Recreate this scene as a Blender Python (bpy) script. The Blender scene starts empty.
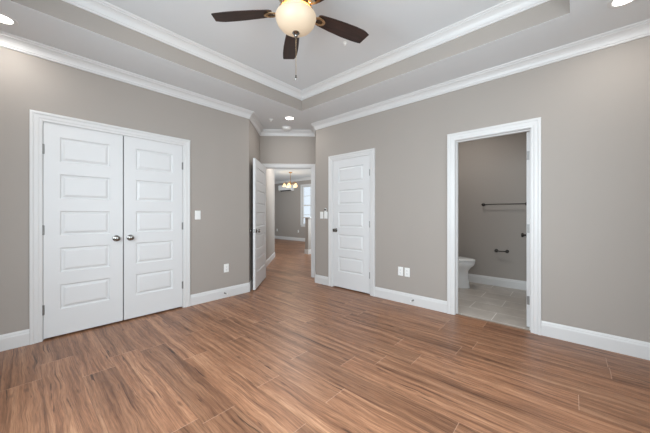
import bpy, bmesh, math, random
from mathutils import Vector, Matrix
random.seed(4)
PI = math.pi
SC = bpy.context.scene
COL = SC.collection

# ------------------------------------------------------------------ camera
CAM_H = 1.18
cam_d = bpy.data.cameras.new('camera')
cam = bpy.data.objects.new('camera', cam_d)
COL.objects.link(cam)
cam.location = (0, 0, CAM_H)
cam.rotation_euler = (PI / 2, 0, math.radians(42.07))
cam_d.sensor_width = 36
cam_d.lens = 275.3 / 650 * 36
cam_d.shift_y = -2.5 / 650
cam_d.clip_start = 0.02
SC.camera = cam

# ------------------------------------------------------------------ world, added daylight, exposure
world = bpy.data.worlds.new('world')
SC.world = world
world.use_nodes = True
wn = world.node_tree.nodes['Background']
wn.inputs['Color'].default_value = (0.80, 0.90, 1.0, 1)
wn.inputs['Strength'].default_value = 1.0
SC.view_settings.view_transform = 'Standard'
SC.view_settings.look = 'None'
SC.view_settings.exposure = 0.16
SC.view_settings.gamma = 1
SC.view_settings.use_curve_mapping = False
SC.cycles.max_bounces = 10
SC.cycles.diffuse_bounces = 7
SC.cycles.glossy_bounces = 4
SC.cycles.sample_clamp_indirect = 4.0


def area_light(name, loc, rot, sx, sy, power, color=(1, 1, 1)):
    l = bpy.data.lights.new(name, 'AREA')
    l.shape = 'RECTANGLE'
    l.size = sx
    l.size_y = sy
    l.energy = power
    l.color = color
    o = bpy.data.objects.new(name, l)
    o.location = loc
    o.rotation_euler = rot
    COL.objects.link(o)
    return o


DAY = (0.81, 0.925, 1.0)
# area lamps added for brightness at unseen windows, right wall and behind the camera
area_light('added_daylight_right', (0.70, 1.25, 1.50), (0, PI / 2 - 0.25, 0), 1.55, 1.9, 41, DAY)
area_light('added_daylight_rear', (-0.95, -0.77, 1.50), (PI / 2 - 0.25, 0, 0), 2.0, 1.55, 110, DAY)
# lamps added to brighten hall and far wall from unseen living room openings
area_light('added_daylight_living', (-4.34, 6.6, 1.5), (0, PI / 2 + 0.45, 0), 1.5, 2.2, 80, DAY)
area_light('added_daylight_living_near', (-9.0, 4.98, 1.5), (PI / 2 + 0.35, 0, 0), 2.3, 1.5, 28, DAY)

# ------------------------------------------------------------------ materials
MATS = {}


def lin(c):
    return tuple(((v / 255) / 12.92 if v / 255 <= 0.04045 else (((v / 255) + 0.055) / 1.055) ** 2.4) for v in c) + (1,)


def mat(name, rgb, rough=0.5, metal=0.0, spec=0.5, emit=None, es=0, bump=0, bscale=300, var=0.0, vscale=3, coat=0):
    if name in MATS:
        return MATS[name]
    m = bpy.data.materials.new(name)
    m.use_nodes = True
    nt = m.node_tree
    b = nt.nodes['Principled BSDF']
    b.inputs['Base Color'].default_value = lin(rgb)
    b.inputs['Roughness'].default_value = rough
    b.inputs['Metallic'].default_value = metal
    b.inputs['Specular IOR Level'].default_value = spec
    b.inputs['Coat Weight'].default_value = coat
    if emit:
        b.inputs['Emission Color'].default_value = lin(emit)
        b.inputs['Emission Strength'].default_value = es
    tc = nt.nodes.new('ShaderNodeTexCoord')
    if var:
        n = nt.nodes.new('ShaderNodeTexNoise')
        n.inputs['Scale'].default_value = vscale
        nt.links.new(tc.outputs['Object'], n.inputs['Vector'])
        mx = nt.nodes.new('ShaderNodeMix')
        mx.data_type = 'RGBA'
        c = lin(rgb)
        mx.inputs[6].default_value = tuple(v * (1 - var) for v in c[:3]) + (1,)
        mx.inputs[7].default_value = tuple(min(1, v * (1 + var)) for v in c[:3]) + (1,)
        nt.links.new(n.outputs['Fac'], mx.inputs[0])
        nt.links.new(mx.outputs[2], b.inputs['Base Color'])
    if bump:
        n2 = nt.nodes.new('ShaderNodeTexNoise')
        n2.inputs['Scale'].default_value = bscale
        nt.links.new(tc.outputs['Object'], n2.inputs['Vector'])
        bp = nt.nodes.new('ShaderNodeBump')
        bp.inputs['Strength'].default_value = bump
        bp.inputs['Distance'].default_value = 0.001
        nt.links.new(n2.outputs['Fac'], bp.inputs['Height'])
        nt.links.new(bp.outputs['Normal'], b.inputs['Normal'])
    MATS[name] = m
    return m


M_WALL = mat('greige_wall_paint', (166, 158.5, 151.5), 0.72, spec=0.3, bump=0.15, bscale=260, var=0.015, vscale=1.5)
M_CEIL = mat('ceiling_paint', (220, 222, 223), 0.85, spec=0.2, bump=0.2, bscale=180)
M_TRIM = mat('trim_gloss_paint', (216, 215, 214), 0.35, spec=0.45, var=0.005)
M_DOOR = mat('door_paint', (219, 219, 219), 0.4, spec=0.45, var=0.006)
M_PLATE = mat('white_plastic', (238, 238, 236), 0.35, var=0.005)
M_DARK = mat('dark_plastic', (35, 34, 33), 0.5, var=0.05)
M_CHROME = mat('satin_nickel', (138, 135, 131), 0.16, 1.0, var=0.04, vscale=40)
M_HINGE = mat('hinge_nickel', (140, 139, 137), 0.4, 0.6, var=0.04, vscale=40)
M_BLACKM = mat('dark_bronze', (62, 58, 55), 0.35, 0.7, var=0.05, vscale=40)
M_BRASS = mat('antique_brass', (172, 128, 70), 0.3, 0.9, var=0.06, vscale=30)
M_PEWTER = mat('brushed_pewter', (205, 176, 138), 0.2, 1.0, var=0.05, vscale=30)
M_PORC = mat('porcelain', (236, 236, 235), 0.12, spec=0.6, var=0.005)
M_LENS = mat('lamp_lens', (255, 252, 246), 0.5, emit=(255, 250, 242), es=6, var=0.001)
M_BULB = mat('chandelier_glass', (255, 225, 180), 0.4, emit=(255, 214, 150), es=0.8, var=0.02)
M_BOWL = mat('frosted_bowl_glass', (196, 178, 156), 0.45, emit=(255, 224, 182), es=0.2, var=0.02, vscale=8)
M_STEEL = mat('vent_steel', (150, 150, 150), 0.5, 0.3, var=0.02)
M_SHADOWBOX = mat('closet_interior', (120, 116, 112), 0.9, var=0.02)


def nd(nt, t, **kw):
    n = nt.nodes.new(t)
    for k, v in kw.items():
        setattr(n, k, v)
    return n


def math_n(nt, op, a, b=None, c=None):
    n = nt.nodes.new('ShaderNodeMath')
    n.operation = op
    for i, v in enumerate((a, b, c)):
        if v is None:
            continue
        if isinstance(v, (int, float)):
            n.inputs[i].default_value = v
        else:
            nt.links.new(v, n.inputs[i])
    return n.outputs[0]


def ramp(nt, fac, stops):
    r = nt.nodes.new('ShaderNodeValToRGB')
    el = r.color_ramp.elements
    el[0].position, el[0].color = stops[0]
    el[1].position, el[1].color = stops[-1]
    for p, c in stops[1:-1]:
        e = el.new(p)
        e.color = c
    nt.links.new(fac, r.inputs['Fac'])
    return r.outputs['Color']


def mixc(nt, fac, a, b, mode='MIX'):
    m = nt.nodes.new('ShaderNodeMix')
    m.data_type = 'RGBA'
    m.blend_type = mode
    for i, v in ((0, fac), (6, a), (7, b)):
        if isinstance(v, (int, float)):
            m.inputs[i].default_value = v
        elif isinstance(v, tuple):
            m.inputs[i].default_value = v
        else:
            nt.links.new(v, m.inputs[i])
    return m.outputs[2]


def comb(nt, x, y, z):
    n = nt.nodes.new('ShaderNodeCombineXYZ')
    for i, v in enumerate((x, y, z)):
        if isinstance(v, (int, float)):
            n.inputs[i].default_value = v
        else:
            nt.links.new(v, n.inputs[i])
    return n.outputs[0]


def noise(nt, vec, scale, detail=3, rough=0.5, dist=0.0):
    n = nt.nodes.new('ShaderNodeTexNoise')
    n.inputs['Scale'].default_value = scale
    n.inputs['Detail'].default_value = detail
    n.inputs['Roughness'].default_value = rough
    n.inputs['Distortion'].default_value = dist
    nt.links.new(vec, n.inputs['Vector'])
    return n.outputs['Fac']


def wood_floor():
    m = bpy.data.materials.new('laminate_planks')
    m.use_nodes = True
    nt = m.node_tree
    b = nt.nodes['Principled BSDF']
    tc = nt.nodes.new('ShaderNodeTexCoord')
    sp = nt.nodes.new('ShaderNodeSeparateXYZ')
    nt.links.new(tc.outputs['Object'], sp.inputs[0])
    X, Y = sp.outputs[0], sp.outputs[1]
    PW, PL = 0.195, 1.22
    v = math_n(nt, 'DIVIDE', math_n(nt, 'SUBTRACT', Y, 0.105), PW)
    row = math_n(nt, 'FLOOR', v)
    fv = math_n(nt, 'SUBTRACT', v, row)
    wn1 = nd(nt, 'ShaderNodeTexWhiteNoise', noise_dimensions='1D')
    nt.links.new(math_n(nt, 'ADD', row, 13.37), wn1.inputs['W'])
    u = math_n(nt, 'ADD', math_n(nt, 'DIVIDE', X, PL), math_n(nt, 'MULTIPLY', wn1.outputs['Value'], 7.0))
    col = math_n(nt, 'FLOOR', u)
    fu = math_n(nt, 'SUBTRACT', u, col)
    wn3 = nd(nt, 'ShaderNodeTexWhiteNoise', noise_dimensions='3D')
    nt.links.new(comb(nt, row, col, 2.0), wn3.inputs['Vector'])
    sc = nt.nodes.new('ShaderNodeSeparateColor')
    nt.links.new(wn3.outputs['Color'], sc.inputs[0])
    r1, r2, r3 = sc.outputs[0], sc.outputs[1], sc.outputs[2]
    ox = math_n(nt, 'MULTIPLY', r1, 40)
    oy = math_n(nt, 'MULTIPLY', r2, 30)
    # gentle waviness of the grain
    wob = noise(nt, comb(nt, math_n(nt, 'ADD', X, ox), math_n(nt, 'MULTIPLY', math_n(nt, 'ADD', Y, oy), 2.0), 0.0), 2.2, 2)
    yw = math_n(nt, 'ADD', math_n(nt, 'ADD', Y, oy), math_n(nt, 'MULTIPLY', wob, 0.055))
    xs = math_n(nt, 'ADD', X, ox)
    broad = noise(nt, comb(nt, math_n(nt, 'MULTIPLY', xs, 0.85), math_n(nt, 'MULTIPLY', yw, 17), 0.0), 1.0, 4, 0.6, 0.3)
    fine = noise(nt, comb(nt, math_n(nt, 'MULTIPLY', xs, 1.9), math_n(nt, 'MULTIPLY', yw, 95), 1.0), 1.0, 5, 0.68)
    streak = noise(nt, comb(nt, math_n(nt, 'MULTIPLY', xs, 1.5), math_n(nt, 'MULTIPLY', yw, 42), 4.0), 1.0, 4, 0.65, 0.6)
    vein = noise(nt, comb(nt, math_n(nt, 'MULTIPLY', xs, 1.9), math_n(nt, 'MULTIPLY', yw, 48), 9.0), 1.0, 3, 0.6, 0.8)
    base = ramp(nt, broad, [(0.28, lin((110, 74, 52))), (0.44, lin((146, 102, 75))), (0.57, lin((165, 119, 89))), (0.75, lin((188, 143, 111)))])
    fcol = ramp(nt, fine, [(0.32, (0.52, 0.50, 0.48, 1)), (0.48, (0.92, 0.92, 0.92, 1)), (0.66, (1.18, 1.18, 1.18, 1))])
    c = mixc(nt, 0.75, base, fcol, 'MULTIPLY')
    sm = ramp(nt, streak, [(0.36, (1, 1, 1, 1)), (0.45, (0, 0, 0, 1))])
    c = mixc(nt, math_n(nt, 'MULTIPLY', sm, 0.5), c, lin((104, 68, 50)))
    vm = ramp(nt, vein, [(0.31, (1, 1, 1, 1)), (0.37, (0, 0, 0, 1))])
    c = mixc(nt, math_n(nt, 'MULTIPLY', vm, 0.8), c, lin((60, 40, 32)))
    hair = noise(nt, comb(nt, math_n(nt, 'MULTIPLY', xs, 9), math_n(nt, 'MULTIPLY', yw, 230), 6.0), 1.0, 3, 0.6)
    hc = ramp(nt, hair, [(0.34, (0.70, 0.68, 0.66, 1)), (0.5, (0.98, 0.98, 0.98, 1)), (0.64, (1.16, 1.16, 1.16, 1))])
    c = mixc(nt, 0.8, c, hc, 'MULTIPLY')
    crack = noise(nt, comb(nt, math_n(nt, 'MULTIPLY', xs, 1.5), math_n(nt, 'MULTIPLY', yw, 75), 12.0), 1.0, 2, 0.5, 0.4)
    cm = ramp(nt, crack, [(0.285, (1, 1, 1, 1)), (0.325, (0, 0, 0, 1))])
    c = mixc(nt, math_n(nt, 'MULTIPLY', cm, 0.75), c, lin((62, 40, 30)))
    # knots
    vor = nt.nodes.new('ShaderNodeTexVoronoi')
    vor.inputs['Scale'].default_value = 1.0
    nt.links.new(comb(nt, math_n(nt, 'MULTIPLY', xs, 3.4), math_n(nt, 'MULTIPLY', yw, 9.5), 0.0), vor.inputs['Vector'])
    km = ramp(nt, vor.outputs['Distance'], [(0.04, (1, 1, 1, 1)), (0.15, (0, 0, 0, 1))])
    c = mixc(nt, math_n(nt, 'MULTIPLY', km, 0.5), c, lin((70, 46, 36)))
    # plank to plank tone
    tone = ramp(nt, r3, [(0.0, (0.76, 0.76, 0.76, 1)), (0.5, (0.95, 0.96, 0.96, 1)), (1.0, (1.13, 1.14, 1.14, 1))])
    c = mixc(nt, 0.9, c, tone, 'MULTIPLY')
    # seams: long ones dark and faint, ends as thin pale lines
    dv = math_n(nt, 'MULTIPLY', math_n(nt, 'MINIMUM', fv, math_n(nt, 'SUBTRACT', 1.0, fv)), PW)
    du = math_n(nt, 'MULTIPLY', math_n(nt, 'MINIMUM', fu, math_n(nt, 'SUBTRACT', 1.0, fu)), PL)
    lv = math_n(nt, 'LESS_THAN', dv, 0.0014)
    lu = math_n(nt, 'LESS_THAN', du, 0.0017)
    c = mixc(nt, math_n(nt, 'MULTIPLY', lv, 0.45), c, lin((88, 60, 48)))
    c = mixc(nt, math_n(nt, 'MULTIPLY', lu, 0.4), c, lin((214, 178, 154)))
    nt.links.new(c, b.inputs['Base Color'])
    rr = math_n(nt, 'ADD', math_n(nt, 'MULTIPLY', fine, 0.12), 0.31)
    nt.links.new(rr, b.inputs['Roughness'])
    b.inputs['Specular IOR Level'].default_value = 0.42
    bp = nt.nodes.new('ShaderNodeBump')
    bp.inputs['Strength'].default_value = 0.12
    bp.inputs['Distance'].default_value = 0.002
    nt.links.new(math_n(nt, 'SUBTRACT', fine, math_n(nt, 'MULTIPLY', math_n(nt, 'MAXIMUM', lv, lu), 1.0)), bp.inputs['Height'])
    nt.links.new(bp.outputs['Normal'], b.inputs['Normal'])
    return m


def tile_floor():
    m = bpy.data.materials.new('bathroom_tile')
    m.use_nodes = True
    nt = m.node_tree
    b = nt.nodes['Principled BSDF']
    tc = nt.nodes.new('ShaderNodeTexCoord')
    mp = nt.nodes.new('ShaderNodeMapping')
    mp.inputs['Location'].default_value = (0.38, 0.155, 0)
    nt.links.new(tc.outputs['Object'], mp.inputs[0])
    bt = nt.nodes.new('ShaderNodeTexBrick')
    bt.offset = 0.5
    bt.inputs['Scale'].default_value = 1.0
    bt.inputs['Brick Width'].default_value = 0.60
    bt.inputs['Row Height'].default_value = 0.305
    bt.inputs['Mortar Size'].default_value = 0.004
    bt.inputs['Mortar Smooth'].default_value = 0.1
    bt.inputs['Color1'].default_value = lin((184, 174, 164))
    bt.inputs['Color2'].default_value = lin((194, 185, 176))
    bt.inputs['Mortar'].default_value = lin((225, 220, 212))
    nt.links.new(mp.outputs[0], bt.inputs['Vector'])
    n = noise(nt, tc.outputs['Object'], 5, 5, 0.6, 0.5)
    cl = ramp(nt, n, [(0.3, (0.82, 0.82, 0.82, 1)), (0.7, (1.08, 1.08, 1.08, 1))])
    c = mixc(nt, 0.8, bt.outputs['Color'], cl, 'MULTIPLY')
    nt.links.new(c, b.inputs['Base Color'])
    b.inputs['Roughness'].default_value = 0.35
    return m


def blade_wood():
    m = bpy.data.materials.new('walnut_blade')
    m.use_nodes = True
    nt = m.node_tree
    b = nt.nodes['Principled BSDF']
    tc = nt.nodes.new('ShaderNodeTexCoord')
    mp = nt.nodes.new('ShaderNodeMapping')
    mp.inputs['Scale'].default_value = (4, 60, 10)
    nt.links.new(tc.outputs['Object'], mp.inputs[0])
    n = noise(nt, mp.outputs[0], 1, 4, 0.6, 0.4)
    c = ramp(nt, n, [(0.3, lin((24, 15, 12))), (0.7, lin((58, 36, 29)))])
    nt.links.new(c, b.inputs['Base Color'])
    b.inputs['Roughness'].default_value = 0.4
    return m


M_WOOD = wood_floor()
M_TILE = tile_floor()
M_BLADE = blade_wood()

gl = bpy.data.materials.new('window_glass')
gl.use_nodes = True
gnt = gl.node_tree
for n_ in list(gnt.nodes):
    gnt.nodes.remove(n_)
g_out = gnt.nodes.new('ShaderNodeOutputMaterial')
g_mix = gnt.nodes.new('ShaderNodeMixShader')
g_t = gnt.nodes.new('ShaderNodeBsdfTransparent')
g_g = gnt.nodes.new('ShaderNodeBsdfGlossy')
g_g.inputs['Roughness'].default_value = 0.02
g_mix.inputs[0].default_value = 0.06
gnt.links.new(g_t.outputs[0], g_mix.inputs[1])
gnt.links.new(g_g.outputs[0], g_mix.inputs[2])
gnt.links.new(g_mix.outputs[0], g_out.inputs[0])
M_GLASS = gl


# ------------------------------------------------------------------ mesh helpers
def obj(name, bm, m, parent=None, smooth=False, bevel=0, seg=2):
    bmesh.ops.remove_doubles(bm, verts=bm.verts, dist=1e-6)
    bmesh.ops.recalc_face_normals(bm, faces=bm.faces)
    me = bpy.data.meshes.new(name)
    bm.to_mesh(me)
    bm.free()
    me.materials.append(m)
    if smooth:
        for p in me.polygons:
            p.use_smooth = True
        try:
            me.set_sharp_from_angle(angle=math.radians(38))
        except Exception:
            pass
    o = bpy.data.objects.new(name, me)
    COL.objects.link(o)
    if parent:
        o.parent = parent
    if bevel:
        b = o.modifiers.new('bevel', 'BEVEL')
        b.width = bevel
        b.segments = seg
        b.limit_method = 'ANGLE'
    return o


def add_box(bm, x0, x1, y0, y1, z0, z1, M=None):
    vs = []
    for x in (x0, x1):
        for y in (y0, y1):
            for z in (z0, z1):
                p = Vector((x, y, z))
                vs.append(bm.verts.new(M @ p if M else p))
    for f in ((0, 1, 3, 2), (4, 6, 7, 5), (0, 4, 5, 1), (2, 3, 7, 6), (0, 2, 6, 4), (1, 5, 7, 3)):
        bm.faces.new([vs[i] for i in f])


def box(x0, x1, y0, y1, z0, z1):
    bm = bmesh.new()
    add_box(bm, x0, x1, y0, y1, z0, z1)
    return bm


def add_lathe(bm, prof, n=32, M=None, cap=True):
    rings = []
    for r, z in prof:
        ring = []
        for i in range(n):
            a = 2 * PI * i / n
            p = Vector((r * math.cos(a), r * math.sin(a), z))
            ring.append(bm.verts.new(M @ p if M else p))
        rings.append(ring)
    for a, b in zip(rings, rings[1:]):
        for i in range(n):
            j = (i + 1) % n
            bm.faces.new((a[i], a[j], b[j], b[i]))
    if cap:
        bm.faces.new(rings[0][::-1])
        bm.faces.new(rings[-1])


def lathe(prof, n=32, M=None, cap=True):
    bm = bmesh.new()
    add_lathe(bm, prof, n, M, cap)
    return bm


def add_tube(bm, pts, r, n=10):
    pts = [Vector(p) for p in pts]
    rings = []
    for i, p in enumerate(pts):
        if i == 0:
            d = pts[1] - p
        elif i == len(pts) - 1:
            d = p - pts[i - 1]
        else:
            d = pts[i + 1] - pts[i - 1]
        d.normalize()
        up = Vector((0, 0, 1)) if abs(d.z) < 0.95 else Vector((1, 0, 0))
        a = d.cross(up).normalized()
        b = d.cross(a).normalized()
        rr = r[i] if isinstance(r, (list, tuple)) else r
        rings.append([bm.verts.new(p + a * rr * math.cos(2 * PI * k / n) + b * rr * math.sin(2 * PI * k / n)) for k in range(n)])
    for a, b in zip(rings, rings[1:]):
        for i in range(n):
            j = (i + 1) % n
            bm.faces.new((a[i], a[j], b[j], b[i]))
    bm.faces.new(rings[0][::-1])
    bm.faces.new(rings[-1])


ROT_OUT = Matrix.Rotation(PI / 2, 4, 'X')     # lathe axis z -> -y (out of the wall, into the room)


def sweep(path, prof, closed=False):
    """profile (offset to the right of the path, z) swept along a plan polyline with mitred corners"""
    bm = bmesh.new()
    P = [Vector(p) for p in path]
    n = len(P)
    rows = []
    for i in range(n):
        if closed or 0 < i < n - 1:
            d0 = (P[i] - P[i - 1]).normalized()
            d1 = (P[(i + 1) % n] - P[i]).normalized()
        elif i == 0:
            d0 = d1 = (P[1] - P[0]).normalized()
        else:
            d0 = d1 = (P[-1] - P[-2]).normalized()
        n0 = Vector((d0.y, -d0.x))
        n1 = Vector((d1.y, -d1.x))
        m = (n0 + n1) / (1 + n0.dot(n1))
        rows.append([bm.verts.new((P[i].x + m.x * o, P[i].y + m.y * o, z)) for o, z in prof])
    k = len(prof)
    for i in range(n if closed else n - 1):
        a, b = rows[i], rows[(i + 1) % n]
        for j in range(k):
            j2 = (j + 1) % k
            bm.faces.new((a[j], a[j2], b[j2], b[j]))
    if not closed:
        bm.faces.new(rows[0])
        bm.faces.new(rows[-1][::-1])
    return bm


def put(o, loc, rz=0):
    o.location = loc
    o.rotation_euler = (0, 0, rz)
    return o


def tag(o, label, cat, group=None, kind=None):
    o['label'] = label
    o['category'] = cat
    if group:
        o['group'] = group
    if kind:
        o['kind'] = kind
    return o


def struct(name, bm, m, label, cat, smooth=False):
    return tag(obj(name, bm, m, smooth=smooth), label, cat, kind='structure')


def empty(name, loc, rz=0):
    o = bpy.data.objects.new(name, None)
    o.empty_display_size = 0.1
    COL.objects.link(o)
    return put(o, loc, rz)


def copy_tree(o, parent=None):
    c = o.copy()
    COL.objects.link(c)
    if parent:
        c.parent = parent
    for ch in list(o.children):
        copy_tree(ch, c)
    return c


# ------------------------------------------------------------------ room plan (metres)
WX, BY = -3.66, 3.415            # left wall plane, back wall plane
EX, SY = 0.62, -0.69             # right wall, wall behind the camera
CH = 2.725                       # ceiling
A0 = (WX, 2.33)                  # alcove
A1 = (-4.30, 2.97)
A2 = (-3.5775, 3.6925)
A3 = (-3.30, BY)
T = 0.115
R2 = math.sqrt(0.5)


def wall(name, p0, p1, label, openings=(), zt=CH + 0.01, z0=0.0, ext0=0, ext1=0, m=None, t=T):
    """p0 -> p1 runs left to right for someone in the room facing the wall; body lies behind it"""
    d = Vector((p1[0] - p0[0], p1[1] - p0[1]))
    L = d.length
    bm = bmesh.new()
    s = -ext0
    for (a, b, zb, ztop) in sorted(openings):
        add_box(bm, s, a, 0, t, z0, zt)
        if zb > z0:
            add_box(bm, a, b, 0, t, z0, zb)
        add_box(bm, a, b, 0, t, ztop, zt)
        s = b
    add_box(bm, s, L + ext1, 0, t, z0, zt)
    o = struct(name, bm, m or M_WALL, label, 'wall')
    put(o, (p0[0], p0[1], 0), math.atan2(d.y, d.x))
    return o


DOOR_H = 2.035
JT = 0.019
OPEN_H = DOOR_H + 0.003 + JT
# left wall: closet with double doors, slabs y 0.146..1.370
wall('wall_left', (WX, SY), A0, 'greige left wall with the double closet doors',
     [(0.146 - 0.022 - SY, 1.372 + 0.022 - SY, 0, OPEN_H)], ext0=T)
wall('wall_alcove_left', A0, A1, 'short greige diagonal wall behind the open door')
wall('wall_alcove_door', A1, A2, 'greige wall over the open entry doorway',
     [(0.057, 0.974, 0, OPEN_H)], ext0=0.20, ext1=0.16)
wall('wall_alcove_right', A2, A3, 'narrow greige diagonal wall right of the entry doorway')
# back wall: single closet door slab x -2.903..-2.203, bathroom opening
bx = A3[0]
wall('wall_back', A3, (EX, BY), 'greige back wall with the closet door and bathroom doorway',
     [(-2.903 - 0.022 - bx, -2.203 + 0.022 - bx, 0, OPEN_H), (-1.028 - JT - bx, -0.319 + JT - bx, 0, OPEN_H)], ext1=T)
WIN_R = (0.5, 2.0)
wall('wall_right', (EX, BY), (EX, SY), 'greige right wall with an added unseen window, beside the camera',
     [(BY - 2.20, BY - 0.30, 0.72, 2.28)])
wall('wall_rear', (EX, SY), (WX, SY), 'greige wall with an added unseen window behind the camera',
     [(EX - 0.05, EX + 1.95, 0.72, 2.28)])

# closets behind the doors
wall('wall_closet_left', (WX - 0.65, 0.0), (WX - 0.65, 1.55), 'inside back wall of the double door closet', m=M_SHADOWBOX)
wall('wall_closet_left_side', (WX - 0.65, 0.0), (WX - 0.115, 0.0), 'inside near wall of the double door closet', m=M_SHADOWBOX, t=-0.05)
wall('wall_closet_left_end', (WX - 0.65, 1.55), (WX - 0.115, 1.55), 'inside far wall of the double door closet', m=M_SHADOWBOX, t=0.05)
wall('wall_closet_back', (-3.0, BY + 0.6), (-2.1, BY + 0.6), 'inside back wall of the single door closet', m=M_SHADOWBOX, t=0.05)
wall('wall_closet_back_left', (-3.0, BY + T), (-3.0, BY + 0.6), 'inside left wall of the single door closet', m=M_SHADOWBOX, t=0.05)
wall('wall_closet_back_right', (-2.1, BY + 0.6), (-2.1, BY + T), 'inside right wall of the single door closet', m=M_SHADOWBOX, t=0.05)

# bathroom
BBY = 5.25
BLX, BRX = -1.93, 0.25
wall('wall_bathroom_back', (BLX, BBY), (BRX, BBY), 'bathroom wall with the towel bar', ext0=T, ext1=T)
wall('wall_bathroom_left', (BLX, BY + T), (BLX, BBY), 'bathroom wall behind the toilet')
wall('wall_bathroom_right', (BRX, BBY), (BRX, BY + T), 'bathroom wall behind the open bathroom door')

# hall and living room beyond the entry door
H0 = (A1[0] - 0.0424 - R2 * T, A1[1] - 0.0424 + R2 * T)
H1 = (-6.12, H0[1] + (H0[0] + 6.12))
wall('wall_hall_left', H0, H1, 'greige left wall of the hall beyond the entry door')
LX = -12.6
LY = 8.2
wall('wall_living_near', (LX, H1[1]), H1, 'near wall of the living room', [(2.4, 4.8, 0.72, 2.3)], t=-T)  # unseen opening added for the lamp that lifts the far wall
wall('wall_living_left', (LX, H1[1]), (LX, LY), 'left end wall of the living room', ext0=T, ext1=T)
WIN_X0, WIN_X1 = -8.75, -7.80
wall('wall_living_far', (LX, LY), (-4.4, LY), 'far grey wall of the living room with the window',
     [(WIN_X0 - LX, WIN_X1 - LX, 0.72, 2.38)], ext1=T)
HR0 = (A2[0] - R2 * T, A2[1] + R2 * T)
HR1 = (-4.4, HR0[1] + (HR0[0] + 4.4))
wall('wall_hall_right', HR1, HR0, 'right wall of the hall beyond the entry door')
wall('wall_living_right', (-4.4, LY), HR1, 'right wall of the living room', [(0.5, 2.7, 0.75, 2.25)])  # opening out of view, made for the lamp brightening the hall wall

# floor
bm = bmesh.new()
add_box(bm, -13.0, 0.8, -0.9, 3.447, -0.1, 0)
add_box(bm, -13.0, -1.98, 3.447, 8.5, -0.1, 0)
struct('floor', bm, M_WOOD, 'reddish brown wood plank floor', 'floor')
struct('floor_bathroom', box(-1.98, 0.8, 3.447, 5.5, -0.1, 0), M_TILE, 'grey beige tile floor of the bathroom', 'floor')
struct('trim_1', box(-1.028, -0.319, 3.437, 3.452, -0.002, 0.005), mat('threshold_metal', (150, 130, 112), 0.4, 0.4, var=0.03),
       'thin strip between wood floor and bathroom tile', 'threshold')

# ceiling with the raised tray
TX0, TX1, TY0, TY1, TZ = -3.03, -0.02, -0.045, 2.835, 2.985
bm = bmesh.new()
add_box(bm, -13.0, TX0, -0.9, 8.5, CH, CH + 0.002)
add_box(bm, TX1, 0.8, -0.9, 8.5, CH, CH + 0.002)
add_box(bm, TX0, TX1, -0.9, TY0, CH, CH + 0.002)
add_box(bm, TX0, TX1, TY1, 8.5, CH, CH + 0.002)
struct('ceiling', bm, M_CEIL, 'flat white lower ceiling around the tray', 'ceiling')
struct('ceiling_tray', box(TX0 - 0.1, TX1 + 0.1, TY0 - 0.1, TY1 + 0.1, TZ, TZ + 0.05), M_CEIL, 'raised white ceiling of the tray above the fan', 'ceiling')
TV = [(TX0, TY0), (TX0, TY1), (TX1, TY1), (TX1, TY0)]
bm = sweep(TV, [(0, CH + 0.002), (0, TZ), (-0.06, TZ), (-0.06, CH + 0.002)], closed=True)
struct('wall_tray', bm, M_WALL, 'greige vertical sides of the ceiling tray', 'tray wall')


def crown_prof(z):
    return [(0, z - 0.102), (0.009, z - 0.102), (0.012, z - 0.098), (0.012, z - 0.086), (0.017, z - 0.083), (0.019, z - 0.074),
            (0.023, z - 0.062), (0.031, z - 0.048), (0.042, z - 0.036), (0.055, z - 0.027), (0.063, z - 0.024), (0.064, z - 0.016),
            (0.072, z - 0.013), (0.078, z - 0.008), (0.080, z), (0, z)]


ROOM = [(WX, SY), A0, A1, A2, A3, (EX, BY), (EX, SY)]
struct('trim_2', sweep(ROOM, crown_prof(CH), True), M_TRIM, 'white crown moulding at the top of the room walls', 'crown moulding')
struct('trim_3', sweep(TV, crown_prof(TZ), True), M_TRIM, 'white crown moulding inside the ceiling tray', 'crown moulding')
struct('trim_4', sweep([(LX, H1[1]), (LX, LY), (-4.4, LY), HR1], crown_prof(CH)), M_TRIM, 'white crown moulding in the far living room', 'crown moulding')

BASE = [(0, 0), (0.0145, 0), (0.0145, 0.100), (0.013, 0.108), (0.010, 0.114), (0.010, 0.122), (0.006, 0.132), (0.004, 0.138), (0, 0.139)]


def baseboard(name, path, label):
    struct(name, sweep(path, BASE), M_TRIM, label, 'baseboard')


baseboard('baseboard_left', [(WX, SY), (WX, 0.061)], 'white baseboard left of the double closet')
baseboard('baseboard_alcove_left', [(WX, 1.457), A0, (A1[0] + 0.012, A1[1] - 0.012)], 'white baseboard right of the double closet')
baseboard('baseboard_alcove_right', [(A2[0] + 0.012, A2[1] - 0.012), A3, (-2.989, BY)], 'white baseboard between the entry and the narrow closet')
baseboard('baseboard_back', [(-2.117, BY), (-1.113, BY)], 'white baseboard between the closet and the bathroom')
baseboard('baseboard_right', [(-0.234, BY), (EX, BY), (EX, SY), (WX, SY)], 'white baseboard right of the bathroom doorway')
baseboard('baseboard_bathroom', [(-1.12, BY + T), (BLX, BY + T), (BLX, BBY), (BRX, BBY), (BRX, BY + T), (-0.23, BY + T)][1:5], 'white baseboard along the bathroom wall')
baseboard('baseboard_hall', [(H0[0], H0[1]), H1, (LX, H1[1])][0:2], 'white baseboard on the left hall wall')
baseboard('baseboard_living', [(LX, H1[1] + T), (LX, LY), (-4.4, LY), (HR1[0], HR1[1])], 'white baseboard on the far living room wall')

# ------------------------------------------------------------------ door frames
CAS = [(0, 0), (0, 0.008), (0.003, 0.0105), (0.022, 0.012), (0.026, 0.015), (0.034, 0.0165), (0.056, 0.017), (0.060, 0.0205),
       (0.066, 0.0225), (0.080, 0.0225), (0.085, 0.019), (0.085, 0)]


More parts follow.
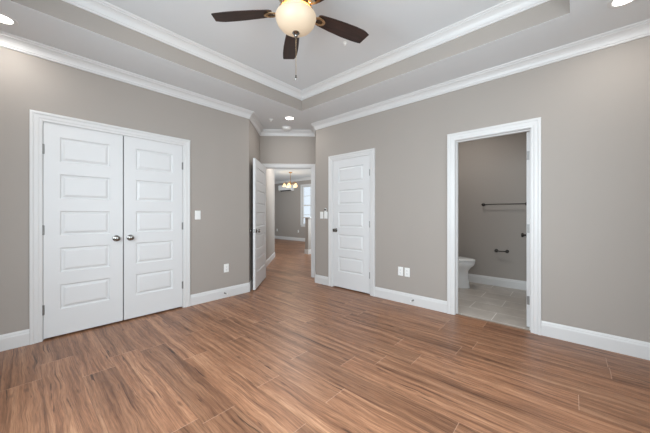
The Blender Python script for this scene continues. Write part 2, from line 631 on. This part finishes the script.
def casing(bm, s0, s1, h, face=0.0, sgn=-1, W=0.085, clipl=None, bottom=None):
    rows = []
    k = W / 0.085
    pts = [(-1, 0, 0), (-1, 1, h), (1, 1, h), (1, 0, 0)]
    for (sx, sz, z) in pts:
        row = []
        for o, v in CAS:
            o *= k
            row.append(bm.verts.new(((s0 if sx < 0 else s1) + sx * o, face + sgn * v, z + sz * o)))
        rows.append(row)
    n = len(CAS)
    for a, b in zip(rows, rows[1:]):
        for j in range(n):
            j2 = (j + 1) % n
            bm.faces.new((a[j], a[j2], b[j2], b[j]))
    bm.faces.new(rows[0])
    bm.faces.new(rows[-1][::-1])


def door_frame(name, origin, rz, s0, s1, label, back=True, stop=0.036, W=0.082, backW=0.082):
    """clear opening s0..s1 in wall-local coordinates; casing, jambs and stops in one painted frame"""
    bm = bmesh.new()
    h = DOOR_H + 0.003
    add_box(bm, s0 - JT, s0, 0, T, 0, h + JT)
    add_box(bm, s1, s1 + JT, 0, T, 0, h + JT)
    add_box(bm, s0, s1, 0, T, h, h + JT)
    if stop is not None:
        add_box(bm, s0, s0 + 0.011, stop, stop + 0.035, 0, h)
        add_box(bm, s1 - 0.011, s1, stop, stop + 0.035, 0, h)
        add_box(bm, s0 + 0.011, s1 - 0.011, stop, stop + 0.035, h - 0.011, h)
    casing(bm, s0 - 0.004, s1 + 0.004, h + 0.004, 0, -1, W)
    if back:
        casing(bm, s0 - 0.004, s1 + 0.004, h + 0.004, T, 1, backW)
    o = struct(name, bm, M_TRIM, label, 'door frame')
    return put(o, (origin[0], origin[1], 0), rz)


door_frame('trim_5', (WX, SY), PI / 2, 0.143 - SY, 1.375 - SY, 'white frame around the double closet doors', back=False)
door_frame('trim_6', A1, PI / 4, 0.076, 0.955, 'white frame of the open entry doorway', W=0.066, backW=0.05)
door_frame('trim_7', (0, BY), 0, -2.906, -2.200, 'white frame around the narrow closet door', back=False)
door_frame('trim_8', (0, BY), 0, -1.028, -0.319, 'white frame of the bathroom doorway', stop=0.045)


# ------------------------------------------------------------------ doors
def leaf_mesh(w, h=2.02, t=0.035, stile=0.111):
    """five raised panels on both faces, hinge edge at x=0, room face at y=0, body to +y"""
    bm = bmesh.new()
    xs = [0, stile, w - stile, w]
    pan = [(1.912 - 0.012 - 0.236 - 0.354 * i, 1.912 - 0.012 - 0.354 * i) for i in range(5)][::-1]
    zs = [0]
    for a, b in pan:
        zs += [a, b]
    zs.append(h)
    rings = [(0, 0), (0.004, 0.007), (0.011, 0.0115), (0.018, 0.0115), (0.036, 0.0025), (0.039, 0.0015)]
    for side in (0, 1):
        f = (lambda d: d) if side == 0 else (lambda d: t - d)
        for i in range(3):
            for j in range(len(zs) - 1):
                x0, x1, z0, z1 = xs[i], xs[i + 1], zs[j], zs[j + 1]
                if i == 1 and j % 2 == 1:
                    prev = None
                    for (ins, dep) in rings:
                        r = [bm.verts.new(p) for p in ((x0 + ins, f(dep), z0 + ins), (x1 - ins, f(dep), z0 + ins),
                                                       (x1 - ins, f(dep), z1 - ins), (x0 + ins, f(dep), z1 - ins))]
                        if prev:
                            for k in range(4):
                                bm.faces.new((prev[k], prev[(k + 1) % 4], r[(k + 1) % 4], r[k]))
                        prev = r
                    bm.faces.new(prev)
                else:
                    bm.faces.new([bm.verts.new(p) for p in ((x0, f(0), z0), (x1, f(0), z0), (x1, f(0), z1), (x0, f(0), z1))])
    for j in range(len(zs) - 1):
        for x in (0, w):
            bm.faces.new([bm.verts.new(p) for p in ((x, 0, zs[j]), (x, t, zs[j]), (x, t, zs[j + 1]), (x, 0, zs[j + 1]))])
    for i in range(3):
        for z in (0, h):
            bm.faces.new([bm.verts.new(p) for p in ((xs[i], 0, z), (xs[i + 1], 0, z), (xs[i + 1], t, z), (xs[i], t, z))])
    return bm


KNOB = [(0.0, 0.0), (0.033, 0.0), (0.033, 0.004), (0.029, 0.008), (0.014, 0.010), (0.011, 0.014), (0.011, 0.026), (0.016, 0.030),
        (0.024, 0.035), (0.0275, 0.042), (0.0275, 0.049), (0.024, 0.056), (0.015, 0.060), (0.0, 0.0615)]


def knob(parent, x, z, y, out=-1, m=None):
    M = Matrix.Translation((x, y, z)) @ Matrix.Rotation(PI / 2 * (1 if out < 0 else -1), 4, 'X')
    return obj('knob', lathe(KNOB[1:-1], 28, M), m or M_CHROME, parent, smooth=True)


def hinges(parent, x, yk, zs=(0.286, 1.03, 1.785), side=1):
    for z in zs:
        bm = bmesh.new()
        add_lathe(bm, [(0.0055, z - 0.046), (0.0065, z - 0.044), (0.0065, z + 0.044), (0.0055, z + 0.046)], 12,
                  Matrix.Translation((x, yk, 0)))
        add_box(bm, x - 0.010, x + 0.010, yk + 0.004, yk + 0.0075, z - 0.043, z + 0.043)
        obj('hinge', bm, M_HINGE, parent)


def make_door(name, origin, rz, w, label, mirror=False, knob_z=0.92, knobs=(True, False), hz=(0.286, 1.03, 1.785), extra=None, cat='door', z0=0.017):
    """hinge at local x=0; mirror flips so the leaf runs to -x"""
    e = empty(name, (origin[0], origin[1], 0), rz)
    tag(e, label, cat, kind='structure')
    bm = leaf_mesh(w)
    if mirror:
        bmesh.ops.scale(bm, vec=(-1, 1, 1), verts=bm.verts)
    bmesh.ops.translate(bm, vec=(0, 0, z0), verts=bm.verts)
    obj('door_leaf', bm, M_DOOR, e)
    s = -1 if mirror else 1
    if knobs[0]:
        knob(e, s * (w - 0.058), knob_z, 0, -1)
    if knobs[1]:
        knob(e, s * (w - 0.058), knob_z, 0.035, 1)
        bm = box(s * w - (0.001 if s > 0 else 0.0006), s * w + 0.0006, 0.006, 0.029, knob_z - 0.028, knob_z + 0.028)
        obj('latch_plate', bm, M_HINGE, e)
    if hz:
        hinges(e, -s * 0.002, -0.006, hz)
    return e


make_door('door_1', (WX, 0.146), PI / 2, 0.608, 'left leaf of the white double closet doors', knob_z=0.918)
make_door('door_2', (WX, 1.372), PI / 2, 0.608, 'right leaf of the white double closet doors', mirror=True, knob_z=0.918)
make_door('door_3', (-2.203, BY), 0, 0.700, 'closed narrow white closet door between two switches and two outlets', mirror=True)
# entry door: open into the room against the alcove's left wall
hx, hy = A1[0] + 0.078 * R2, A1[1] + 0.078 * R2
# frame: door closed runs along +45deg with face at y=0; swung by -90 deg
# the leaf turns about the hinge pin on the room face
e = make_door('door_4', (hx, hy), PI / 4 - math.radians(91.5), 0.872, 'white five panel entry door standing open at the hall', knobs=(True, True), hz=(0.286, 1.03, 1.785))
e.location.x += R2 * 0.004
e.location.y -= R2 * 0.004
# bathroom door: hinged on the right jamb, swung into the bathroom
th = math.radians(-84.5)
e = empty('door_5', (-0.327, BY + T - 0.002, 0), 0)
tag(e, 'white bathroom door swung into the bathroom, seen edge on', 'door', kind='structure')
bm = leaf_mesh(0.700)
bmesh.ops.scale(bm, vec=(-1, 1, 1), verts=bm.verts)
bmesh.ops.translate(bm, vec=(0, -0.035, 0.012), verts=bm.verts)
obj('door_leaf', bm, M_DOOR, e)
knob(e, -0.642, 0.92, 0, 1, M_BLACKM)
knob(e, -0.642, 0.92, -0.035, -1, M_BLACKM)
for z in (0.286, 1.03, 1.785):
    bm = bmesh.new()
    add_lathe(bm, [(0.0065, z - 0.045), (0.0065, z + 0.045)], 12, Matrix.Translation((0.003, 0.004, 0)))
    add_box(bm, -0.0004, 0.0022, -0.033, 0.002, z - 0.044, z + 0.044)
    obj('hinge', bm, M_HINGE, e)
e.rotation_euler = (0, 0, th)


# ------------------------------------------------------------------ windows
def window(name, origin, rz, w, z0, z1, label, rows=1, cols=1):
    e = empty(name, (origin[0], origin[1], 0), rz)
    tag(e, label, 'window', kind='structure')
    bm = bmesh.new()
    f = 0.045
    for (a, b, c, d) in ((0, f, z0, z1), (w - f, w, z0, z1), (f, w - f, z0, z0 + f), (f, w - f, z1 - f, z1)):
        add_box(bm, a, b, 0.03, 0.09, c, d)
    zm = (z0 + z1) / 2
    add_box(bm, f, w - f, 0.04, 0.08, zm - 0.025, zm + 0.025)
    for k in range(1, cols):
        x = f + (w - 2 * f) * k / cols
        add_box(bm, x - 0.011, x + 0.011, 0.05, 0.07, z0 + f, z1 - f)
    for half in (0, 1):
        a, b = (z0 + f, zm - 0.025) if half == 0 else (zm + 0.025, z1 - f)
        for k in range(1, rows):
            z = a + (b - a) * k / rows
            add_box(bm, f, w - f, 0.051, 0.069, z - 0.011, z + 0.011)
    obj('window_frame', bm, M_TRIM, e)
    bm = bmesh.new()
    add_box(bm, -0.06, w + 0.06, -0.035, 0.03, z0 - 0.022, z0)
    add_box(bm, -0.05, w + 0.05, -0.014, 0.0, z0 - 0.09, z0 - 0.022)
    obj('window_sill', bm, M_TRIM, e)
    bm = bmesh.new()
    add_box(bm, -0.075, 0, -0.016, 0, z0, z1 + 0.075)
    add_box(bm, w, w + 0.075, -0.016, 0, z0, z1 + 0.075)
    add_box(bm, 0, w, -0.016, 0, z1, z1 + 0.075)
    obj('window_casing', bm, M_TRIM, e)
    for half in (0, 1):
        a, b = (z0 + f, zm - 0.025) if half == 0 else (zm + 0.025, z1 - f)
        obj('window_pane', box(f, w - f, 0.058, 0.062, a, b), M_GLASS, e)
    return e


window('window_1', (WIN_X0, LY), 0, WIN_X1 - WIN_X0, 0.72, 2.38, 'bright white framed window in the far living room', 2, 2)
window('window_2', (EX, 2.20), -PI / 2, 1.9, 0.72, 2.28, 'unseen bedroom window added for daylight beside the camera', 1, 2)  # this unseen window and the next are put in to light the room
window('window_3', (0.05, SY), PI, 2.0, 0.72, 2.28, 'unseen bedroom window added for daylight behind the camera', 1, 2)


# ------------------------------------------------------------------ ceiling fan
def make_fan(cx, cy, zc):
    e = empty('ceiling_fan', (cx, cy, zc))
    tag(e, 'five blade dark wood ceiling fan with a glowing frosted bowl in the tray', 'ceiling fan')
    # z local, 0 at the ceiling
    body = [(0.075, 0), (0.078, -0.012), (0.074, -0.030), (0.062, -0.045), (0.070, -0.055), (0.112, -0.075), (0.138, -0.105), (0.142, -0.150),
            (0.136, -0.185), (0.115, -0.205), (0.085, -0.215), (0.085, -0.222)]
    obj('motor_housing', lathe(body, 48), M_PEWTER, e, smooth=True)
    obj('flywheel', lathe([(0.080, -0.218), (0.100, -0.221), (0.104, -0.232), (0.100, -0.243), (0.075, -0.246)], 40), M_PEWTER, e, smooth=True)
    obj('switch_housing', lathe([(0.070, -0.240), (0.075, -0.244), (0.078, -0.262), (0.092, -0.270), (0.112, -0.276), (0.128, -0.288),
                                 (0.132, -0.298), (0.126, -0.302), (0.010, -0.304)], 48), M_PEWTER, e, smooth=True)
    b_out = [(0.136, -0.324), (0.148, -0.328), (0.152, -0.336), (0.150, -0.346), (0.148, -0.358), (0.138, -0.384), (0.117, -0.410), (0.087, -0.431),
             (0.052, -0.444), (0.012, -0.449)]
    b_in = [(r - 0.004, z + 0.003) for r, z in b_out[::-1][:-1]] + [(0.133, -0.325)]
    obj('light_bowl', lathe(b_out + [(max(r, 0.008), z) for r, z in b_in], 48, cap=False), M_BOWL, e, smooth=True)
    obj('finial', lathe([(0.008, -0.444), (0.026, -0.449), (0.027, -0.455), (0.018, -0.461), (0.012, -0.468), (0.014, -0.475), (0.010, -0.483), (0.003, -0.487)], 24),
        M_CHROME, e, smooth=True)
    bm = bmesh.new()
    add_tube(bm, [(0, 0, -0.484), (0.0005, 0, -0.60), (0, 0, -0.765)], 0.0017, 6)
    for k in range(34):
        z = -0.500 - k * 0.0078
        add_lathe(bm, [(0.0010, z - 0.0024), (0.0027, z), (0.0010, z + 0.0024)], 6)
    ch = obj('pull_chain', bm, M_PEWTER, e)
    obj('chain_fob', lathe([(0.002, -0.765), (0.006, -0.770), (0.0075, -0.785), (0.006, -0.800), (0.002, -0.806)], 14), M_CHROME, ch, smooth=True)
    zb = -0.292
    for k in range(5):
        ang = math.radians(29.8 + 72 * k) + math.radians(42.07)
        M = Matrix.Rotation(ang, 4, 'Z')
        # blade: outline widening outward, clipped tip
        ol = [(0.185, -0.040), (0.205, -0.050), (0.30, -0.060), (0.42, -0.068), (0.52, -0.071), (0.600, -0.069), (0.640, -0.060), (0.672, -0.048),
              (0.655, 0.058), (0.630, 0.063), (0.56, 0.068), (0.45, 0.068), (0.32, 0.060), (0.205, 0.048), (0.185, 0.038)]
        ol = [(x * 0.972, y) for x, y in ol]
        bm = bmesh.new()
        t = 0.0055
        P = Matrix.Rotation(math.radians(-11), 4, 'X')
        top = [bm.verts.new(P @ Vector((x, y, t / 2))) for x, y in ol]
        bot = [bm.verts.new(P @ Vector((x, y, -t / 2))) for x, y in ol]
        bm.faces.new(top)
        bm.faces.new(bot[::-1])
        n = len(ol)
        for i in range(n):
            j = (i + 1) % n
            bm.faces.new((top[i], bot[i], bot[j], top[j]))
        o = obj('fan_blade', bm, M_BLADE, e)
        o.location = (0, 0, zb + 0.002)
        o.rotation_euler = (0, 0, ang)
        # bracket: arm and a pierced oval plate under the blade root
        bm = bmesh.new()
        add_tube(bm, [(0.085, 0, 0.050), (0.115, 0, 0.044), (0.140, 0, 0.004), (0.160, 0, -0.009)], [0.012, 0.011, 0.010, 0.008], 10)
        N = 22
        rows = []
        for i in range(N):
            a = 2 * PI * i / N
            c, s = math.cos(a), math.sin(a)
            ring = []
            for (ra, rb, z) in ((0.052, 0.036, -0.006), (0.052, 0.036, -0.012), (0.030, 0.018, -0.012), (0.030, 0.018, -0.006)):
                ring.append(bm.verts.new(P @ Vector((0.195 + ra * c, rb * s, z))))
            rows.append(ring)
        for i in range(N):
            a, b = rows[i], rows[(i + 1) % N]
            for q in range(4):
                bm.faces.new((a[q], a[(q + 1) % 4], b[(q + 1) % 4], b[q]))
        o2 = obj('blade_bracket', bm, M_PEWTER, e, smooth=True)
        o2.location = (0, 0, zb)
        o2.rotation_euler = (0, 0, ang)
    l = bpy.data.lights.new('fan_bulb', 'POINT')
    l.energy = 9
    l.color = (1, 0.80, 0.55)
    l.shadow_soft_size = 0.03
    lo = bpy.data.objects.new('fan_bulb', l)
    lo.location = (0.0, 0, -0.345)
    lo.parent = e
    COL.objects.link(lo)
    return e


make_fan(-1.540, 1.382, TZ)


# ------------------------------------------------------------------ ceiling fixtures
def make_downlight(loc, label, power=3.6):
    e = empty('recessed_light', loc)
    tag(e, label, 'recessed light', 'recessed lights in the lower ceiling')
    obj('trim_ring', lathe([(0.0615, -0.001), (0.068, -0.006), (0.090, -0.005), (0.094, -0.0015), (0.094, 0.0), (0.0615, 0.0)], 40, cap=False), M_TRIM, e, smooth=True)
    l = bpy.data.lights.new('recessed_lamp', 'AREA')
    l.shape = 'DISK'
    l.size = 0.13
    l.energy = power
    l.color = (1, 0.975, 0.94)
    lo = bpy.data.objects.new('recessed_lamp', l)
    lo.location = (0, 0, -0.008)
    lo.parent = e
    COL.objects.link(lo)
    obj('lens', lathe([(0.002, -0.0035), (0.062, -0.0035), (0.062, -0.0005), (0.002, -0.0005)], 40), M_LENS, e, smooth=False)
    return e


d0 = make_downlight((-3.40, 2.91, CH), 'round lit recessed light in the ceiling near the smoke detector')
for (x, y, lb) in ((-3.35, -0.10, 'round lit recessed light at the upper left edge, over the closet'),
                   (0.275, 2.91, 'round lit recessed light at the upper right edge'),
                   (0.275, -0.10, 'round recessed light over the camera corner')):
    c = copy_tree(d0)
    c.location = (x, y, CH)
    c['label'] = lb
e = empty('smoke_detector', (-3.80, 3.185, CH))
tag(e, 'white round smoke detector on the ceiling by the entry door', 'smoke detector')
obj('detector_base', lathe([(0.084, 0), (0.084, -0.012), (0.078, -0.016)], 36), M_PLATE, e, smooth=True)
obj('detector_cover', lathe([(0.076, -0.015), (0.072, -0.034), (0.060, -0.044), (0.034, -0.050), (0.004, -0.052)], 36), M_PLATE, e, smooth=True)


def make_sprinkler(loc, label):
    e = empty('sprinkler_head', loc)
    tag(e, label, 'sprinkler', 'sprinkler heads on the ceilings')
    obj('escutcheon', lathe([(0.036, 0), (0.036, -0.003), (0.026, -0.008), (0.012, -0.009)], 28), M_PLATE, e, smooth=True)
    obj('nozzle', lathe([(0.008, -0.008), (0.008, -0.022), (0.005, -0.030), (0.018, -0.031), (0.018, -0.033), (0.003, -0.034)], 18), M_PLATE, e, smooth=True)
    return e


s1_ = make_sprinkler((-3.667, 2.745, CH), 'small sprinkler head in the lower ceiling left of the recessed light')
s2_ = copy_tree(s1_)
s2_.location = (-1.79, 2.30, TZ)
s2_.scale = (0.7, 0.7, 0.7)
s2_['label'] = 'small sprinkler head in the tray ceiling beyond the right fan blade'


# ------------------------------------------------------------------ switches and outlets (wall frame: x right, -y into the room)
def plate_bm(w=0.072, h=0.117):
    bm = bmesh.new()
    d = 0.0055
    a = [(-w / 2, 0), (w / 2, 0)]
    ro = [bm.verts.new((sx * w / 2, 0, sz * h / 2)) for sx, sz in ((-1, -1), (1, -1), (1, 1), (-1, 1))]
    r1 = [bm.verts.new((sx * w / 2, -d * 0.5, sz * h / 2)) for sx, sz in ((-1, -1), (1, -1), (1, 1), (-1, 1))]
    r2 = [bm.verts.new((sx * (w / 2 - 0.004), -d, sz * (h / 2 - 0.004))) for sx, sz in ((-1, -1), (1, -1), (1, 1), (-1, 1))]
    for A, B in ((ro, r1), (r1, r2)):
        for k in range(4):
            bm.faces.new((A[k], A[(k + 1) % 4], B[(k + 1) % 4], B[k]))
    bm.faces.new(ro[::-1])
    bm.faces.new(r2)
    return bm


def make_switch(loc, rz, label, group='rocker wall switches'):
    e = empty('wall_switch', loc, rz)
    tag(e, label, 'light switch')
    obj('cover_plate', plate_bm(), M_PLATE, e)
    bm = bmesh.new()
    vs = [bm.verts.new(p) for p in ((-0.016, -0.0056, -0.033), (0.016, -0.0056, -0.033), (0.016, -0.0075, 0), (-0.016, -0.0075, 0),
                                    (0.016, -0.0105, 0.033), (-0.016, -0.0105, 0.033), (0.016, -0.005, 0.033), (-0.016, -0.005, 0.033),
                                    (0.016, -0.005, -0.033), (-0.016, -0.005, -0.033))]
    for f in ((0, 1, 2, 3), (3, 2, 4, 5), (5, 4, 6, 7), (1, 8, 6, 4, 2), (0, 3, 5, 7, 9), (0, 9, 8, 1), (7, 6, 8, 9)):
        bm.faces.new([vs[i] for i in f])
    obj('rocker', bm, M_PLATE, e)
    return e


def make_outlet(loc, rz, label):
    e = empty('wall_outlet', loc, rz)
    tag(e, label, 'outlet')
    obj('cover_plate', plate_bm(), M_PLATE, e)
    for z in (0.020, -0.020):
        bm = lathe([(0.0165, -0.0005), (0.0165, 0.0018), (0.015, 0.0026)], 24, Matrix.Translation((0, -0.005, z)) @ ROT_OUT)
        r = obj('receptacle', bm, M_PLATE, e)
        bm = bmesh.new()
        for x in (-0.006, 0.006):
            add_box(bm, x - 0.001, x + 0.001, -0.0083, -0.0072, z - 0.001, z + 0.007)
        add_box(bm, -0.002, 0.002, -0.0083, -0.0072, z - 0.010, z - 0.006)
        obj('slots', bm, M_DARK, r)
    return e


make_switch((WX, 1.563, 1.166), PI / 2, 'white wall switch right of the double closet')
make_switch((-3.157, BY, 1.160), 0, 'white wall switch beside the narrow closet door, left of the taller control')
make_outlet((WX, 1.963, 0.412), PI / 2, 'white outlet low on the left wall near the open door')
make_outlet((-1.718, BY, 0.414), 0, 'left one of two white outlets between closet and bathroom')
o_ = make_outlet((-1.625, BY, 0.412), 0, 'right one of two white outlets between closet and bathroom')
# hall wall outlet and far wall outlets
make_outlet((-4.92 - 0.0, 0, 0.30), 3 * PI / 4, 'small white outlet on the hall wall beyond the entry')
hw = bpy.data.objects['wall_outlet.003']
tt = 0.42
hw.location = (H0[0] - tt * R2, H0[1] + tt * R2, 0.42)
make_outlet((-10.47, LY, 0.42), 0, 'tiny white outlet at the left of the far living room wall')
make_outlet((-8.98, LY, 0.42), 0, 'tiny white outlet left of the window on the far wall')
# remote control cradle beside the switch
e = empty('fan_remote', (-3.063, BY, 1.160), 0)
tag(e, 'tall white wall control with a dark round top beside the narrow closet door', 'remote control')
obj('cover_plate', plate_bm(0.075, 0.119), M_PLATE, e)
obj('cradle', box(-0.023, 0.023, -0.020, -0.005, -0.050, 0.040), M_PLATE, e, bevel=0.004)
obj('remote_body', box(-0.019, 0.019, -0.017, -0.007, 0.030, 0.118), M_PLATE, e, bevel=0.006)
obj('remote_button', lathe([(0.018, 0), (0.018, 0.002), (0.014, 0.004)], 20, Matrix.Translation((0, -0.0165, 0.092)) @ ROT_OUT), M_DARK, e)


def make_stop(loc, rz, label):
    e = empty('door_stop', loc, rz)
    tag(e, label, 'door stop')
    obj('stop_base', lathe([(0.011, 0), (0.011, 0.004), (0.007, 0.007)], 16, ROT_OUT), M_HINGE, e, smooth=True)
    bm = bmesh.new()
    pts = [(0.0055 * math.cos(k * 0.9), -0.006 - k * 0.00065, 0.0055 * math.sin(k * 0.9)) for k in range(84)]
    add_tube(bm, pts, 0.0010, 5)
    obj('stop_spring', bm, M_HINGE, e)
    obj('rubber_tip', lathe([(0.0065, 0.060), (0.008, 0.063), (0.008, 0.072), (0.005, 0.075)], 16, ROT_OUT), M_PLATE, e, smooth=True)
    return e


make_stop((WX + 0.0145, 1.93, 0.068), PI / 2, 'small spring door stop on the left baseboard under the outlet')
make_stop((-1.535, BY - 0.0145, 0.068), 0, 'small spring door stop on the back baseboard below the outlets')


# ------------------------------------------------------------------ bathroom things
def loft(rings, n=36):
    """rings: (cx, cy, rx_front, rx_back, ry, z) egg shaped sections, front towards +x"""
    bm = bmesh.new()
    rows = []
    for (cx, rf, rb, ry, z) in rings:
        row = []
        for i in range(n):
            a = 2 * PI * i / n
            c, s = math.cos(a), math.sin(a)
            row.append(bm.verts.new((cx + (rf if c > 0 else rb) * c, ry * s, z)))
        rows.append(row)
    for a, b in zip(rows, rows[1:]):
        for i in range(n):
            j = (i + 1) % n
            bm.faces.new((a[i], a[j], b[j], b[i]))
    bm.faces.new(rows[0][::-1])
    bm.faces.new(rows[-1])
    return bm


e = empty('toilet', (BLX, 4.80, 0))
tag(e, 'white porcelain toilet with a closed lid on the bathroom tile', 'toilet')
obj('bowl', loft([(0.42, 0.285, 0.22, 0.125, 0.0), (0.42, 0.285, 0.22, 0.125, 0.02), (0.43, 0.262, 0.22, 0.115, 0.08), (0.44, 0.240, 0.22, 0.112, 0.18),
                  (0.45, 0.232, 0.23, 0.122, 0.27), (0.47, 0.250, 0.25, 0.155, 0.325), (0.48, 0.285, 0.26, 0.178, 0.365), (0.485, 0.292, 0.26, 0.183, 0.40),
                  (0.485, 0.288, 0.26, 0.180, 0.415)]), M_PORC, e, smooth=True)
obj('seat', loft([(0.485, 0.285, 0.25, 0.180, 0.4155), (0.485, 0.296, 0.25, 0.187, 0.420), (0.485, 0.296, 0.25, 0.187, 0.432), (0.485, 0.288, 0.25, 0.182, 0.437)]), M_PORC, e, smooth=True)
obj('lid', loft([(0.485, 0.288, 0.25, 0.182, 0.438), (0.485, 0.298, 0.25, 0.188, 0.442), (0.485, 0.296, 0.25, 0.187, 0.456), (0.485, 0.270, 0.24, 0.165, 0.465), (0.485, 0.15, 0.14, 0.09, 0.469)]), M_PORC, e, smooth=True)
obj('tank', box(0.012, 0.205, -0.215, 0.215, 0.40, 0.75), M_PORC, e, bevel=0.02, seg=4)
obj('tank_lid', box(0.008, 0.215, -0.225, 0.225, 0.752, 0.785), M_PORC, e, bevel=0.010, seg=3)
bm = bmesh.new()
add_tube(bm, [(0.205, 0.16, 0.69), (0.228, 0.16, 0.69)], 0.012)
add_tube(bm, [(0.226, 0.16, 0.69), (0.232, 0.09, 0.685)], 0.006)
obj('flush_lever', bm, M_CHROME, e)

e = empty('towel_bar', (-0.83, BBY, 1.338))
tag(e, 'dark metal towel bar on the bathroom wall', 'towel bar')
bm = bmesh.new()
add_tube(bm, [(-0.31, -0.062, 0), (0.31, -0.062, 0)], 0.008, 12)
obj('bar', bm, M_BLACKM, e, smooth=True)
for x in (-0.30, 0.30):
    obj('wall_post', lathe([(0.027, 0), (0.027, 0.006), (0.013, 0.012), (0.011, 0.045), (0.016, 0.052), (0.016, 0.072), (0.010, 0.076)], 20,
                           Matrix.Translation((x, 0, 0)) @ ROT_OUT), M_BLACKM, e, smooth=True)
e = empty('toilet_paper_holder', (-0.865, BBY, 0.58))
tag(e, 'small empty dark metal paper holder low on the bathroom wall', 'paper holder')
bm = bmesh.new()
add_tube(bm, [(-0.075, -0.062, 0), (0.075, -0.062, 0)], 0.009, 12)
obj('roller', bm, M_BLACKM, e, smooth=True)
for x in (-0.075, 0.075):
    obj('wall_post', lathe([(0.026, 0), (0.026, 0.006), (0.013, 0.012), (0.011, 0.045), (0.018, 0.052), (0.018, 0.072), (0.010, 0.076)], 20,
                           Matrix.Translation((x, 0, 0)) @ ROT_OUT), M_BLACKM, e, smooth=True)
bl = make_downlight((-1.30, 4.35, CH), 'recessed light in the bathroom ceiling', 9.5)
hl = make_downlight((-5.05, 4.50, CH), 'unseen recessed light added in the hall ceiling', 20)  # out of view, added to brighten the left hall wall

# ------------------------------------------------------------------ far room things
e = empty('half_wall', (-5.90, 5.66, 0))
tag(e, 'grey half wall with a white cap beyond the entry doorway', 'half wall', kind='structure')
obj('half_wall_body', box(0, 0.13, 0, 1.2, 0, 1.06), M_WALL, e)
obj('half_wall_cap', box(-0.12, 0.24, -0.03, 1.23, 1.06, 1.09), M_TRIM, e, bevel=0.004)
bm = bmesh.new()
add_box(bm, -0.014, 0.144, -0.014, 1.2, 0, 0.139)
obj('half_wall_baseboard', bm, M_TRIM, e)

e = empty('chandelier', (-7.78, 6.71, CH))
tag(e, 'lit brass chandelier with five glass shades in the far room', 'chandelier')
obj('canopy', lathe([(0.065, 0.0), (0.065, -0.012), (0.040, -0.030), (0.012, -0.036)], 28), M_BRASS, e, smooth=True)
bm = bmesh.new()
add_tube(bm, [(0, 0, 0.0), (0, 0, -0.36)], 0.008, 10)
obj('stem', bm, M_BRASS, e)
obj('centre_column', lathe([(0.010, -0.34), (0.022, -0.36), (0.014, -0.39), (0.034, -0.42), (0.040, -0.45), (0.020, -0.48), (0.026, -0.51), (0.010, -0.54), (0.003, -0.555)], 24), M_BRASS, e, smooth=True)
for k in range(5):
    a = 2 * PI * k / 5 + 0.3
    c, s = math.cos(a), math.sin(a)
    bm = bmesh.new()
    P_ = [(0.03, -0.45), (0.09, -0.44), (0.15, -0.38), (0.20, -0.36), (0.225, -0.38), (0.225, -0.405)]
    add_tube(bm, [(r * c, r * s, z) for r, z in P_], 0.007, 8)
    arm = obj('arm', bm, M_BRASS, e, smooth=True)
    M = Matrix.Translation((0.225 * c, 0.225 * s, 0))
    obj('shade_fitter', lathe([(0.010, -0.395), (0.026, -0.402), (0.028, -0.420), (0.024, -0.425)], 20, M), M_BRASS, arm, smooth=True)
    obj('glass_shade', lathe([(0.026, -0.420), (0.036, -0.432), (0.050, -0.465), (0.062, -0.505), (0.068, -0.535), (0.064, -0.535), (0.046, -0.468), (0.022, -0.424)], 24, M), M_BULB, e, smooth=True)
l = bpy.data.lights.new('chandelier_bulb', 'POINT')
l.energy = 12
l.color = (1, 0.84, 0.62)
l.shadow_soft_size = 0.2
lo = bpy.data.objects.new('chandelier_bulb', l)
lo.location = (0, 0, -0.62)
lo.parent = e
COL.objects.link(lo)

e = empty('air_conditioner', (-10.12, LY, 2.22))
tag(e, 'white wall mounted air conditioner high on the far wall behind the chandelier', 'air conditioner')
bm = bmesh.new()
prof = [(0, 0.0), (-0.10, 0.0), (-0.19, 0.04), (-0.21, 0.09), (-0.21, 0.25), (-0.19, 0.28), (0, 0.28)]
a = [bm.verts.new((0, y, z)) for y, z in prof]
b = [bm.verts.new((0.86, y, z)) for y, z in prof]
bm.faces.new(a)
bm.faces.new(b[::-1])
for i in range(len(prof)):
    j = (i + 1) % len(prof)
    bm.faces.new((a[i], a[j], b[j], b[i]))
obj('ac_body', bm, M_PLATE, e, bevel=0.008)
bm = bmesh.new()
Mv = Matrix.Translation((0, -0.142, 0.018)) @ Matrix.Rotation(math.radians(-24), 4, 'X')
add_box(bm, 0.06, 0.80, -0.045, 0.045, -0.006, 0.004, Mv)
obj('air_outlet', bm, M_DARK, e)
